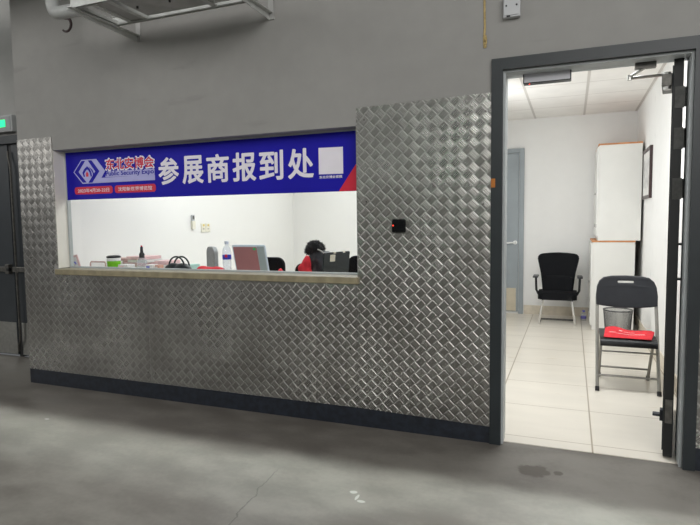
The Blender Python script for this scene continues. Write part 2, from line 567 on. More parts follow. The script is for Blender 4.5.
def screws(pts, y, parent, r=0.006, m=None):
    for x, z in pts:
        MB().tube([(x, y, z), (x, y - 0.003, z)], r, 8).build('screw', m or M['dsteel'], parent)


# ------------------------------------------------------------------ the setting
WT = 0.136                                           # thickness of the front wall
b = MB()
b.box(-12, 8, -14, 0.05, -0.1, 0.0); b.box(-12, -4.19, 0.05, 0.62, -0.1, 0.0)
struct(b.build('floor', M['floor'], origin=(0, 0, 0)))
struct(MB().box(-4.13, 0.75, 0.05, 4.68, -0.09, 0.004).build('floor', M['tile'], origin=(0, 2, 0)))
WX0, WX1, WZ0, WZ1 = -3.81, -1.248, 0.945, 1.898    # window opening
DX0, DX1, DZ = -0.428, 0.612, 2.201                 # outside of the door frame
b = MB()
b.box(-4.19, WX0, 0, WT, 0, 7); b.box(WX0, WX1, 0, WT, 0, WZ0); b.box(WX0, WX1, 0, WT, WZ1, 7)
b.box(WX1, DX0, 0, WT, 0, 7); b.box(DX0, DX1, 0, WT, DZ, 7); b.box(DX1, 8, 0, WT, 0, 7)
struct(b.build('wall_front', M['wall'], origin=(0, 0, 0)))
b = MB(); b.box(-12, -4.19, 0.6, 0.75, 2.14, 7); b.box(-12, -7.1, 0.6, 0.75, 0, 2.14); b.box(-4.25, -4.19, 0.136, 0.6, 0, 7)
struct(b.build('wall_recess', M['wall'], origin=(-8, 0.6, 0)))
struct(MB().box(-4.19, -4.13, 0.136, 4.8, 0, 2.75).build('wall_left', M['white']))
struct(MB().box(-4.19, 0.85, 4.68, 4.8, 0, 2.75).build('wall_back', M['white']))
struct(MB().box(0.75, 0.85, 0.136, 4.68, 0, 2.75).build('wall_right', M['scuff']))
struct(MB().box(-1.15, -1.05, 0.136, 4.68, 0.004, 2.64).build('wall_partition', M['white']))
struct(MB().box(-4.13, 0.75, 0.136, 4.68, 2.64, 2.75).build('ceiling', M['ceil'], origin=(0, 2, 2.64)))
struct(MB().box(-6, 3, -0.62, 0, 3.15, 3.35).build('shade_ledge_1', M['wall']))      # unseen ledge, added to shade the floor along the wall
struct(MB().box(-4.19, DX0, -0.004, 0, 0, 0.118).build('baseboard_front', M['skirt']))
struct(MB().box(DX1, 3.0, -0.004, 0, 0, 0.118).build('baseboard_front', M['skirt']))
struct(MB().box(-0.595, 0.75, 4.668, 4.68, 0.004, 0.125).build('baseboard_back', M['tskirt']))
struct(MB().box(0.738, 0.75, 0.2, 4.668, 0.004, 0.125).build('baseboard_right', M['tskirt']))

# the counter window
win = sroot('window_1', (-2.53, 0.1, WZ0))
b = MB(); t = 0.012
b.box(WX0, WX0 + 0.004, 0.0, 0.105, 0.968, WZ1)
b.build('reveal', M['reveal'], win)
b = MB()
b.box(WX0, WX0 + 0.016, 0.105, 0.135, 0.962, WZ1); b.box(WX1 - 0.010, WX1, 0.105, 0.135, 0.962, WZ1)
b.box(WX0 + 0.016, WX1 - 0.010, 0.105, 0.135, WZ1 - 0.010, WZ1); b.box(WX0 + 0.016, WX1 - 0.010, 0.105, 0.135, 0.962, 0.974)
b.build('window_frame', M['winframe_lit_reveal'], win)
MB().box(WX0 + 0.016, WX1 - 0.010, 0.117, 0.123, 0.974, WZ1 - 0.010).build('pane', M['glass'], win)
b = MB(); b.box(-3.817, -1.234, -0.032, 0.0, 0.918, 0.962, 0.004); b.box(WX0, WX1, 0.0, 0.136, 0.945, 0.962)
b.build('window_sill', M['olive'], win)

# ------------------------------------------------------------------ checker-plate cladding
PY = -0.005
def cladding(name, polys, label, sc):
    xs = [p[0] for q in polys for p in q]
    r = thing('checker_plate_panel', label, 'metal panel', ((min(xs) + max(xs)) / 2, 0, 0.12), None)
    b = MB()
    for q in polys: b.prism(q, 'Y', PY, -0.0005)
    b.build('plate_sheet', M['plate'], r)
    screws(sc, PY, r)
    return r
R = lambda a, c, d, e: [(a, d), (c, d), (c, e), (a, e)]
cladding('a', [[(-4.19, 0.12), (-2.917, 0.12), (-2.917, 0.917), (-3.862, 0.917), (-3.862, 0.99), (-3.812, 0.99), (-3.812, 2.003), (-4.19, 2.003)]],
         'checker plate cladding left of the window and under its left end', [(-3.89, 1.60), (-4.1, 1.05), (-2.94, 0.20), (-2.98, 0.82), (-3.9, 0.2)])
cladding('b', [R(-2.914, -1.246, 0.12, 0.917)], 'long low checker plate panel under the right end of the counter window sill',
         [(-2.87, 0.20), (-2.47, 0.80), (-2.62, 0.82), (-2.1, 0.84), (-1.3, 0.5), (-1.42, 0.17)])
cladding('c', [[(-1.243, 0.12), (-0.43, 0.10), (-0.43, 2.022), (-1.243, 2.006)]], 'tall checker plate panel between counter window and office doorway',
         [(-1.19, 1.93), (-0.46, 1.92), (-1.18, 1.43), (-0.47, 1.40), (-1.19, 0.62), (-0.47, 0.52), (-0.46, 0.16), (-0.47, 1.0), (-1.19, 0.17)])
cladding('d', [R(DX1 + 0.002, 3.0, 0.12, 2.02)], 'checker plate panel right of the office doorway', [(0.66, 0.20), (0.66, 1.4)])

# card reader on the tall panel
r = thing('card_reader', 'small black square card reader with a red light on the tall checker plate', 'card reader', (-0.971, PY, 1.237))
MB().box(-1.014, -0.928, -0.027, PY, 1.239, 1.322, 0.008).build('reader_body', M['gloss'], r)
MB().tube([(-1.003, -0.0265, 1.283), (-1.003, -0.0295, 1.283)], 0.0035, 10).build('indicator_light', M['led'], r)

# junction box and sealant streak above the door
r = thing('junction_box', 'pale square junction box with blank cover above the door', 'junction box', (-0.32, 0, 2.408))
MB().box(-0.366, -0.276, -0.034, 0, 2.408, 2.52, 0.006).build('box_body', M['box'], r)
b = plate([rounded(-0.36, -0.282, 2.418, 2.514, 0.006)], -0.0365, 0.005); b.build('cover', M['box'], r)
screws([(-0.348, 2.468), (-0.294, 2.468)], -0.0385, r, 0.005, M['black'])
MB().box(-0.347, -0.328, -0.036, -0.034, 2.409, 2.418).build('knockout', M['black'], r)
b = MB()
zs = [3.0, 2.62, 2.5, 2.38, 2.34, 2.32, 2.30, 2.285, 2.27]
b.tube([(-0.469 + 0.002 * math.sin(z * 40), -0.002, z) for z in zs], 0.006, 8)
for (x, z, q) in ((-0.4655, 2.325, 0.008), (-0.463, 2.31, 0.008), (-0.464, 2.285, 0.007)):
    b.tube([(x, 0.0, z + 0.012), (x, -0.006, z), (x, 0.0, z - 0.012)], q, 8)
tag(b.build('sealant_streak', M['sealant'], smooth=True), 'thin yellowed streak of sealant running down the wall above the door corner', 'sealant')

# ------------------------------------------------------------------ banner
BY = 0.108
r = thing('banner', 'dark blue banner with white Chinese lettering across the top of the counter window', 'banner', (-2.54, BY, 1.508))
MB().prism([(-3.793, 1.512), (-1.262, 1.506), (-1.262, 1.888), (-3.793, 1.888)], 'Y', 0.106, 0.1165).build('sheet', M['navy'], r)
T = 0.1058
def flat(pts, name, m, lay=0, par=r, dep=0.0012):
    return MB().prism(pts, 'Y', T - lay * dep - dep, T - lay * dep).build(name, m, par)
flat([(-1.412, 1.507), (-1.262, 1.507), (-1.262, 1.715)], 'corner_triangle', M['red'])
# emblem: hexagon outline, two-tone nested shapes and a flame
lg = flat([(-3.714, 1.730), (-3.626, 1.824), (-3.470, 1.824), (-3.384, 1.728), (-3.425, 1.676), (-2.902, 1.676), (-2.902, 1.638), (-3.623, 1.636)], 'emblem', M['lav'])
flat([(-3.702, 1.730), (-3.622, 1.815), (-3.585, 1.815), (-3.660, 1.730), (-3.580, 1.645), (-3.617, 1.645)], 'emblem_left_chevron', M['navy'], 1, lg)
flat([(-3.556, 1.816), (-3.518, 1.816), (-3.442, 1.728), (-3.520, 1.642), (-3.560, 1.642), (-3.484, 1.728)], 'emblem_right_chevron', M['navy'], 1, lg)
def arc_pts(cx, cz, r, a0, a1, n=10): return [(cx + r * math.cos(math.radians(a0 + (a1 - a0) * k / n)), cz + r * math.sin(math.radians(a0 + (a1 - a0) * k / n))) for k in range(n + 1)]
flat([(-3.606, 1.690), (-3.618, 1.722), (-3.600, 1.748), (-3.566, 1.772), (-3.540, 1.750), (-3.526, 1.722), (-3.520, 1.690), (-3.534, 1.690), (-3.540, 1.718), (-3.552, 1.736), (-3.568, 1.748), (-3.586, 1.734), (-3.600, 1.716), (-3.594, 1.690)], 'flame_outer', M['navy'], 1, lg)
flat([(-3.550, 1.768), (-3.515, 1.742), (-3.500, 1.716), (-3.504, 1.686), (-3.512, 1.686), (-3.510, 1.716), (-3.528, 1.742)], 'flame_lick', M['navy'], 1, lg)
flat([(-3.581, 1.690), (-3.584, 1.712), (-3.570, 1.732), (-3.556, 1.712), (-3.558, 1.690)], 'flame_core', M['red'], 1, lg)
text('东北安博会', -3.378, -2.902, 1.728, 1.822, T - 0.0005, 'show_name_outline', M['ink'], r, 0.060, 0.001)
text('东北安博会', -3.371, -2.909, 1.735, 1.815, T - 0.002, 'show_name_lettering', M['badge'], r, 0.022, 0.001)
flat([(-3.385, 1.679), (-2.904, 1.674), (-2.904, 1.722), (-3.372, 1.725)], 'subtitle_band', M['lav'], 0)
text('Public Security Expo', -3.376, -2.910, 1.678, 1.722, T - 0.002, 'subtitle_lettering', M['navy'], r, 0.018, 0.001)
for x0, x1, tx, nm in ((-3.710, -3.316, '2023年4月20-22日', 'date_badge'), (-3.294, -2.897, '沈阳新世界博览馆', 'venue_badge')):
    o = flat(rounded(x0, x1, 1.552, 1.611, 0.022), nm, M['badge'])
    text(tx, x0 + 0.035, x1 - 0.035, 1.566, 1.597, T - 0.002, 'badge_lettering', M['ink'], o, 0.004, 0.001)
for ch, x0, x1 in (('参', -2.862, -2.686), ('展', -2.645, -2.470), ('商', -2.432, -2.253), ('报', -2.213, -2.033), ('到', -1.999, -1.821), ('处', -1.776, -1.594)):
    text(ch, x0, x1, 1.604, 1.795, T - 0.001, 'headline_character', M['ink'], r, 0.026, 0.0012)
flat([(-1.552, 1.622), (-1.379, 1.620), (-1.379, 1.792), (-1.552, 1.794)], 'blank_white_square', M['ink'])
text('东北安博会官微', -1.548, -1.386, 1.594, 1.612, T - 0.001, 'caption_lettering', M['ink'], r, 0.02, 0.001)

# ------------------------------------------------------------------ main door: frame, leaf folded back into the office
d = sroot('door_1', (0.09, 0.0, 0))
FI0, FI1, FT = -0.366, 0.556, 2.139
b = MB()
b.prism([(DX0, 0), (FI0, 0), (FI0, FT), (FI1, FT), (FI1, 0), (DX1, 0), (DX1, DZ), (DX0, DZ)], 'Y', -0.016, 0.012)
b.build('frame_face', M['frame'], d)
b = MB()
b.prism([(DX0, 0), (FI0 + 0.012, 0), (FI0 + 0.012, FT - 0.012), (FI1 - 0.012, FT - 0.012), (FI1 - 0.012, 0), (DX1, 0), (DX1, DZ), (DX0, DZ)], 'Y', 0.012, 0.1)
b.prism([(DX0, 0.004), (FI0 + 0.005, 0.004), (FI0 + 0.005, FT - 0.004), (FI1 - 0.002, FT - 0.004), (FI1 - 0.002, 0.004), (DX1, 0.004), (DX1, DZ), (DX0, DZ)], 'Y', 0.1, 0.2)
b.build('lit_frame_reveal', M['winframe_lit_reveal'], d)  # same paint as the frame face, lightened to carry the office light
MB().box(-0.427, -0.404, -0.018, -0.016, 1.492, 1.542).build('orange_tag', M['orange'], d)
LA = math.radians(8.6)
LM = Matrix.Translation((0.480, 0.105, 0)) @ Matrix.Rotation(-LA, 4, 'Z')   # leaf runs along its local +Y
b = MB(LM); b.box(0, 0.045, 0, 0.88, 0.012, 2.128, 0.003)
leaf = b.build('door_leaf', M['leaf'], d)
b = MB(LM); b.box(-0.006, 0.0, 0.02, 0.86, 0.04, 2.10); b.build('leaf_face', M['frame'], leaf)
for z in (1.93, 1.72, 1.46):
    b = MB(LM); b.box(0.008, 0.050, -0.004, 0.0, z - 0.055, z + 0.055); b.tube([(0.053, 0.0, z - 0.05), (0.053, 0.0, z + 0.05)], 0.006, 8)
    b.build('hinge', M['hinge'], leaf)
for z in (1.17, 0.985):
    b = MB(LM); b.box(0.045, 0.060, -0.002, 0.02, z - 0.006, z + 0.006); b.build('hinge_pin', M['black'], leaf)
b = MB(LM); b.box(0.006, 0.04, -0.003, 0.0, 0.20, 0.33); b.build('latch_plate', M['dsteel'], leaf)
b = MB(LM); b.box(-0.055, -0.006, 0.06, 0.10, 0.21, 0.225, 0.004); b.box(-0.02, -0.006, 0.055, 0.105, 0.19, 0.25); b.build('door_stop', M['skirt'], leaf)
b = MB(LM); b.box(-0.055, -0.006, 0.03, 0.25, 2.00, 2.065, 0.004); cb = b.build('door_closer', M['dsteel'], leaf)
b = MB(LM); b.tube([(-0.03, 0.05, 1.985), (-0.03, 0.05, 2.075)], 0.018, 12); b.build('closer_spindle', M['steel'], cb)
b = MB(); b.box(0.30, 0.40, 0.11, 0.145, FT - 0.040, FT - 0.006); b.build('arm_bracket', M['dsteel'], d)
b = MB(); b.tube([(0.455, 0.19, 2.071), (0.282, 0.20, 2.071)], 0.008, 8); b.tube([(0.282, 0.20, 2.078), (0.35, 0.13, 2.105)], 0.008, 8)
b.tube([(0.282, 0.20, 2.06), (0.282, 0.20, 2.088)], 0.012, 10)
b.build('closer_arm', M['steel'], d)
r = thing('magnetic_lock', 'dark grey oblong lock box with a tiny red light under the door header', 'door lock', (-0.14, 0.12, 2.075))
MB().box(-0.268, -0.014, 0.10, 0.16, 2.076, 2.132, 0.003).build('lock_body', M['frame'], r)
MB().box(-0.262, -0.02, 0.099, 0.1005, 2.080, 2.130).build('lock_face', M['lockface'], r)
MB().tube([(-0.235, 0.12, 2.0765), (-0.235, 0.12, 2.073)], 0.003, 8).build('indicator_light', M['led'], r)

# ------------------------------------------------------------------ hall double door in the recess, lit sign above
d = sroot('door_2', (-5.1, 0.6, 0))
b = MB(); b.box(-7.1, -4.19, 0.575, 0.66, 2.10, 2.175); b.box(-4.93, -4.19, 0.575, 0.66, 0.0, 2.10); b.box(-7.1, -6.97, 0.575, 0.66, 0, 2.10)
b.build('door_frame', M['frame'], d)
lf = MB().box(-6.96, -5.125, 0.61, 0.655, 0.02, 2.095).build('door_leaf', M['hdoor'], d)
MB().box(-6.90, -5.135, 0.607, 0.61, 0.025, 0.345).build('kick_plate', M['steel'], lf)
b = MB(); b.box(-6.7, -5.14, 0.565, 0.59, 0.855, 0.905, 0.004); b.box(-5.19, -5.14, 0.56, 0.61, 0.835, 0.93, 0.006); b.box(-6.7, -6.64, 0.56, 0.61, 0.84, 0.93)
b.build('push_bar', M['dsteel'], lf)
MB().box(-5.15, -5.12, 0.545, 0.575, 0.865, 0.895, 0.004).build('latch', M['black'], lf)
lf = MB().box(-5.07, -4.935, 0.61, 0.655, 0.02, 2.095).build('door_leaf', M['hdoor'], d)
MB().box(-5.06, -4.94, 0.607, 0.61, 0.025, 0.345).build('kick_plate', M['steel'], lf)
MB().box(-5.125, -5.07, 0.62, 0.66, 0.0, 2.095).build('meeting_strip', M['leaf'], d)
MB().box(-5.10, -4.94, 0.570, 0.595, 0.855, 0.905, 0.004).build('push_bar', M['dsteel'], lf)
b = MB(); b.tube([(-5.085, 0.585, 2.03), (-5.083, 0.58, 1.98), (-5.055, 0.575, 1.90), (-5.05, 0.575, 1.80), (-5.05, 0.575, 0.25), (-5.055, 0.575, 0.17), (-5.085, 0.58, 0.12), (-5.095, 0.59, 0.06)], 0.009, 8)
b.build('vertical_rod', M['dsteel'], lf, smooth=True)
r = thing('exit_sign', 'lit green arrow on a grey exit sign box above the dark double door', 'exit sign', (-5.2, 0.57, 2.22))
MB().box(-5.36, -4.952, 0.545, 0.60, 2.205, 2.362, 0.006).build('sign_box', M['signbox'], r)
MB().box(-5.34, -4.972, 0.542, 0.546, 2.222, 2.345).build('sign_face', M['signface'], r)
b = MB(); b.prism([(-5.04, 2.252), (-5.04, 2.318), (-5.20, 2.318), (-5.20, 2.338), (-5.30, 2.285), (-5.20, 2.232), (-5.20, 2.252)], 'Y', 0.539, 0.542); b.build('arrow', M['glow'], r)

# ------------------------------------------------------------------ cable tray on brackets, conduit, cable end
r = thing('cable_tray', 'grey metal cable tray on wall brackets at the top left', 'cable tray', (-2.35, 0, 2.62))
TZ = 2.66
for yy in (-0.215, -0.56):
    b = MB(); b.box(-2.93, -1.80, yy - 0.004, yy + 0.004, TZ, TZ + 0.06); b.box(-2.93, -1.80, yy - 0.014, yy + 0.014, TZ, TZ + 0.004); b.box(-2.93, -1.80, yy - 0.014, yy + 0.014, TZ + 0.056, TZ + 0.06)
    b.build('side_rail', M['tray'], r)
for x in (-2.90, -2.775, -2.645, -2.10, -1.84):
    b = MB(); b.box(x - 0.018, x + 0.018, -0.55, -0.22, TZ + 0.006, TZ + 0.026); b.build('rung', M['tray'], r)
b = MB(); b.box(-2.765, -2.665, -0.55, -0.22, TZ + 0.012, TZ + 0.016); b.build('cover_plate', M['trayd'], r)
b = MB(); b.box(-2.60, -2.12, -0.55, -0.25, TZ + 0.012, TZ + 0.016); b.box(-2.08, -1.86, -0.55, -0.25, TZ + 0.012, TZ + 0.016); b.build('cover_plate', M['trayd'], r)
for x in (-2.92, -1.835):
    br = MB().prism([(-0.60, TZ - 0.001), (0, TZ - 0.001), (0, TZ - 0.045), (-0.60, TZ - 0.020)], 'X', x - 0.003, x + 0.003)
    br.box(x - 0.003, x + 0.03, -0.60, 0, TZ - 0.006, TZ - 0.001)
    o = br.build('bracket_arm', M['tray'], r)
    MB().box(x - 0.005, x + 0.035, -0.008, 0, TZ - 0.045, TZ + 0.10).build('wall_plate', M['trayd'], o)
for x in (-2.55, -2.3, -2.0):
    MB().tube([(x, -0.4, TZ + 0.012), (x, -0.4, TZ + 0.0)], 0.007, 8).build('bolt', M['black'], r)
b = MB(); P = [(-3.31, -0.36, 3.14), (-3.31, -0.36, 2.88)]
for k in range(1, 9):
    a = PI / 2 * k / 8; P.append((-3.31 + 0.13 * (1 - math.cos(a)), -0.36 - 0.06 * k / 8, 2.88 - 0.16 * math.sin(a)))
P.append((-2.94, -0.47, 2.69)); b.tube(P, 0.042, 14)
r = thing('conduit', 'pale round conduit bending down into the left end of the cable tray', 'conduit', (-3.31, -0.36, 2.75))
b.build('conduit_tube', M['pipe'], r, smooth=True)
b = MB(); P = [(-3.265 + 0.045 * math.cos(math.radians(a)), -0.30, 2.69 + 0.045 * math.sin(math.radians(a))) for a in range(100, -150, -18)]
b.tube([(-3.272, -0.30, 2.762)] + P, 0.012, 8, r_end=0.007)
tag(b.build('cable_end', M['cable'], smooth=True), 'short dark red curled cable end hanging below the conduit', 'cable')

# ------------------------------------------------------------------ office behind the doorway
d = sroot('door_3', (-0.86, 4.68, 0))
b = MB(); b.prism([(-0.665, 0.004), (-0.605, 0.004), (-0.605, 2.255), (-1.048, 2.255), (-1.048, 2.20), (-0.665, 2.20)], 'Y', 4.645, 4.68); b.build('door_frame', M['door'], d)
lf = MB().box(-1.045, -0.672, 4.662, 4.68, 0.03, 2.195).build('door_leaf', M['door'], d)
MB().box(-1.03, -0.70, 4.658, 4.662, 0.04, 0.355).build('kick_plate', M['kick'], lf)
b = MB(); b.tube([(-0.715, 4.66, 0.985), (-0.715, 4.60, 0.985), (-0.73, 4.592, 0.985), (-0.85, 4.592, 0.98)], 0.011, 10); b.tube([(-0.715, 4.662, 0.985), (-0.715, 4.65, 0.985)], 0.028, 16)
b.build('lever_handle', M['lid'], lf, smooth=True)


def cabinet(x0, x1, y0, y1, z0, z1, label, gr):
    r = thing('office_cabinet', label, 'cabinet', ((x0 + x1) / 2, (y0 + y1) / 2, z0), gr)
    b = MB(); b.box(x0, x1, y0, y1, z0, z1 - 0.018, 0.002); b.build('body', M['cab'], r)
    MB().box(x0 - 0.010, x1 + 0.002, y0 - 0.004, y1, z1 - 0.018, z1).build('top_board', M['wood'], r)
    ym = (y0 + y1) / 2
    for i, (a, c) in enumerate(((y0 + 0.012, ym - 0.002), (ym + 0.002, y1 - 0.012))):
        o = MB().box(x0 - 0.018, x0 - 0.001, a, c, z0 + 0.05, z1 - 0.03, 0.002).build('door', M['cab'], r)
        yk = c - 0.04 if i == 0 else a + 0.04
        MB().tube([(x0 - 0.018, yk, (z0 + z1) / 2), (x0 - 0.028, yk, (z0 + z1) / 2)], 0.010, 12).build('lock', M['steel'], o)
        MB().box(x0 - 0.022, x0 - 0.018, a + 0.005, a + 0.02, z0 + 0.15, z0 + 0.19).build('hinge_cap', M['dsteel'], o)
    return r
cabinet(0.235, 0.672, 3.762, 4.60, 0.004, 1.046, 'lower of two stacked white cabinets standing on the tiled floor', 'stacked office cabinets')
cabinet(0.283, 0.722, 3.762, 4.60, 1.046, 2.150, 'upper white cabinet with orange wooden top stacked on another', 'stacked office cabinets')

# framed picture on the right wall
r = thing('picture_frame', 'dark framed picture hanging on the right office wall', 'picture', (0.75, 3.5, 1.50))
b = MB()
for (ya, yb, za, zb) in ((3.13, 3.165, 1.505, 2.035), (3.815, 3.85, 1.505, 2.035), (3.165, 3.815, 1.505, 1.54), (3.165, 3.815, 2.0, 2.035)):
    b.box(0.722, 0.75, ya, yb, za, zb, 0.003)
b.build('frame', M['pframe'], r)
MB().box(0.735, 0.748, 3.165, 3.815, 1.54, 2.0).build('mount', M['paper'], r)
MB().box(0.733, 0.735, 3.25, 3.73, 1.62, 1.92).build('print', M['print_'], r)

# visitor chair: black mesh back, arms, chrome cantilever legs
CX, CY = -0.150, 4.12
r = thing('visitor_chair', 'black mesh office chair with chrome legs against the back wall', 'chair', (CX, CY, 0.004))
def bowed(loops, y, dep, fy, bev):
    me = fill_mesh(loops, dep, bev)
    bm = bmesh.new(); bm.from_mesh(me); bpy.data.meshes.remove(me)
    bmesh.ops.triangulate(bm, faces=bm.faces[:])
    bmesh.ops.subdivide_edges(bm, edges=[e for e in bm.edges if e.calc_length() > 0.05], cuts=3, use_grid_fill=True)
    q = MB(); me = bpy.data.meshes.new('t'); bm.to_mesh(me); bm.free(); q.mesh(me); bpy.data.meshes.remove(me)
    for v in q.bm.verts:
        x, z, dd = v.co.x, v.co.y, v.co.z
        v.co = Vector((x, y - dd + fy(x, z), z))
    return q
fyb = lambda x, z: 0.9 * (x - CX) ** 2 * -1.0 + (z - 0.42) * 0.24
outl = []
W = [(0.40, 0.170), (0.46, 0.176), (0.55, 0.186), (0.62, 0.196), (0.70, 0.214), (0.76, 0.228), (0.80, 0.236), (0.825, 0.232), (0.843, 0.215), (0.851, 0.190)]
outl = [(CX + w_, z) for z, w_ in W] + [(CX + 0.10, 0.860), (CX, 0.864), (CX - 0.10, 0.860)] + [(CX - w_, z) for z, w_ in W[::-1]]
bowed([outl], 4.21, 0.03, fyb, 0.010).build('backrest', M['fabric'], r, smooth=True)
W2 = [(0.41, 0.160), (0.50, 0.164), (0.555, 0.160), (0.572, 0.13)]
bowed([[(CX + w_, z) for z, w_ in W2] + [(CX - w_, z) for z, w_ in W2[::-1]]], 4.17, 0.03, fyb, 0.012).build('lumbar_pad', M['fabric'], r)
b = MB(); b.prism(rounded(CX - 0.225, CX + 0.225, 3.87, 4.29, 0.07), 'Z', 0.318, 0.405)
bmesh.ops.bevel(b.bm, geom=b.bm.edges[:], offset=0.016, segments=3, affect='EDGES')
b.build('seat', M['fabric'], r, smooth=True)
for s in (-1, 1):
    b = MB(); x = CX + s * 0.225
    b.tube([(x - s * 0.02, 4.07, 0.36), (x, 4.06, 0.37), (x + s * 0.024, 4.05, 0.42), (x + s * 0.030, 4.05, 0.58)], 0.014, 10)
    a = b.build('armrest', M['black'], r, smooth=True)
    MB().box(x + s * 0.03 - 0.032, x + s * 0.03 + 0.032, 3.93, 4.15, 0.580, 0.602, 0.008).build('arm_pad', M['charcoal'], a)
    b = MB(); x0 = CX + s * 0.165; x1 = CX + s * 0.205
    b.tube([(x0, 4.17, 0.33), (x0, 3.97, 0.325), (x0, 3.945, 0.31), (x1, 3.925, 0.04), (x1, 3.935, 0.018), (x1, 3.97, 0.016), (x1, 4.27, 0.016)], 0.014, 10)
    b.build('leg', M['chrome'], r, smooth=True)
MB().tube([(CX - 0.205, 4.27, 0.016), (CX + 0.205, 4.27, 0.016)], 0.0115, 10).build('floor_bar', M['dsteel'], r)
b = MB(); b.box(CX - 0.05, CX + 0.05, 4.23, 4.27, 0.34, 0.50, 0.006); b.box(CX - 0.16, CX + 0.16, 3.97, 4.27, 0.325, 0.336); b.build('back_bracket', M['black'], r)

# bottle on the floor beside the cabinet
r = thing('water_bottle', 'small clear bottle on the floor between the visitor chair and the lower cabinet', 'bottle', (0.160, 4.36, 0.004))
BX, BYY = 0.160, 4.36
MB().lathe([(0.028, 0.004), (0.032, 0.012), (0.032, 0.08), (0.026, 0.10), (0.014, 0.112), (0.014, 0.12)], (BX, BYY, 0)).build('bottle_body', M['plastic'], r, smooth=True)
MB().lathe([(0.0325, 0.03), (0.0328, 0.032), (0.0328, 0.062), (0.0325, 0.064)], (BX, BYY, 0)).build('label', mat('purple_label', (110, 104, 176), 0.4), r, smooth=True)
MB().lathe([(0.016, 0.118), (0.016, 0.134)], (BX, BYY, 0)).build('cap', M['blue'], r)

# waste bin of wire mesh
r = thing('waste_bin', 'dark wire mesh waste bin behind the folding chair', 'waste bin', (0.459, 3.05, 0.004))
bm = bmesh.new(); n, kz = 84, 34; rings = []
for j in range(kz + 1):
    t = j / kz; rr = 0.108 + 0.030 * t
    rings.append([bm.verts.new((0.459 + rr * math.cos(2 * PI * k / n), 3.05 + rr * math.sin(2 * PI * k / n), 0.01 + 0.35 * t)) for k in range(n)])
for j in range(kz):
    for k in range(n): bm.faces.new((rings[j][k], rings[j][(k + 1) % n], rings[j + 1][(k + 1) % n], rings[j + 1][k]))
me = bpy.data.meshes.new('tmp'); bm.to_mesh(me); bm.free()
o = bpy.data.objects.new('tmp', me); COL.objects.link(o)
wf = o.modifiers.new('w', 'WIREFRAME'); wf.thickness = 0.0030; wf.use_even_offset = False
bpy.context.view_layer.update()
m2 = bpy.data.meshes.new_from_object(o.evaluated_get(bpy.context.evaluated_depsgraph_get())); bpy.data.objects.remove(o)
q = MB(); q.mesh(m2); q.build('mesh_wall', M['wire'], r)
b = MB(); b.tube([(0.459 + 0.138 * math.cos(2 * PI * k / 40), 3.05 + 0.138 * math.sin(2 * PI * k / 40), 0.36) for k in range(41)], 0.006, 8, False); b.build('rim', M['wire'], r, smooth=True)
MB().lathe([(0.108, 0.004), (0.109, 0.012)], (0.459, 3.05, 0)).build('base', M['wire'], r)

# folding chair
FX = 0.408
r = thing('folding_chair', 'charcoal plastic folding chair with grey legs inside the doorway', 'chair', (FX, 1.48, 0.004))
yat = lambda z: 1.27 + z * 0.47
for s in (-1, 1):
    x = FX + s * 0.208
    o = MB().tube([(x, yat(0.012), 0.012), (x, yat(0.68), 0.68)], 0.0125, 12).build('front_leg', M['tube'], r, smooth=True)
    MB().tube([(x, yat(0.004), 0.004), (x, yat(0.034), 0.034)], 0.0155, 12).build('foot_cap', M['black'], o)
    x2 = FX + s * 0.180
    o = MB().tube([(x2, 1.70, 0.012), (x2, 1.42, 0.385)], 0.0115, 12).build('rear_leg', M['tube'], r, smooth=True)
    MB().tube([(x2, 1.705, 0.004), (x2, 1.68, 0.04)], 0.0150, 12).build('foot_cap', M['black'], o)
MB().tube([(FX - 0.208, yat(0.285), 0.285), (FX + 0.208, yat(0.285), 0.285)], 0.0065, 8).build('stretcher', M['tube'], r)
MB().tube([(FX - 0.208, yat(0.115), 0.115), (FX + 0.208, yat(0.115), 0.115)], 0.0085, 8).build('stretcher', M['tube'], r)
MB().tube([(FX - 0.18, 1.628, 0.108), (FX + 0.18, 1.628, 0.108)], 0.0085, 8).build('stretcher', M['tube'], r)
# backrest with a grip slot
sl = rounded(FX - 0.065, FX + 0.062, 0.788, 0.816, 0.013)
ol = [(FX - 0.210, 0.632), (FX - 0.17, 0.622), (FX - 0.09, 0.612), (FX, 0.608), (FX + 0.09, 0.612), (FX + 0.17, 0.622), (FX + 0.210, 0.632), (FX + 0.213, 0.70), (FX + 0.206, 0.765), (FX + 0.190, 0.805), (FX + 0.16, 0.832), (FX + 0.10, 0.842), (FX, 0.845), (FX - 0.10, 0.842), (FX - 0.16, 0.832), (FX - 0.190, 0.805), (FX - 0.206, 0.765), (FX - 0.213, 0.70)]
fyc = lambda x, z: (z - 0.6) * 0.30 + 0.7 * (FX - x) ** 2 * -1.0
bowed([ol, sl[::-1]], 1.575, 0.014, fyc, 0.006).build('backrest', M['charcoal'], r, smooth=True)
# seat with a rolled front edge
b = MB(); b.prism([(1.285, 0.350), (1.280, 0.366), (1.290, 0.388), (1.310, 0.402), (1.40, 0.408), (1.55, 0.412), (1.64, 0.418), (1.64, 0.402), (1.40, 0.390), (1.315, 0.382), (1.302, 0.366), (1.300, 0.350)], 'X', FX - 0.192, FX + 0.192)
b.build('seat', M['black'], r, smooth=True)
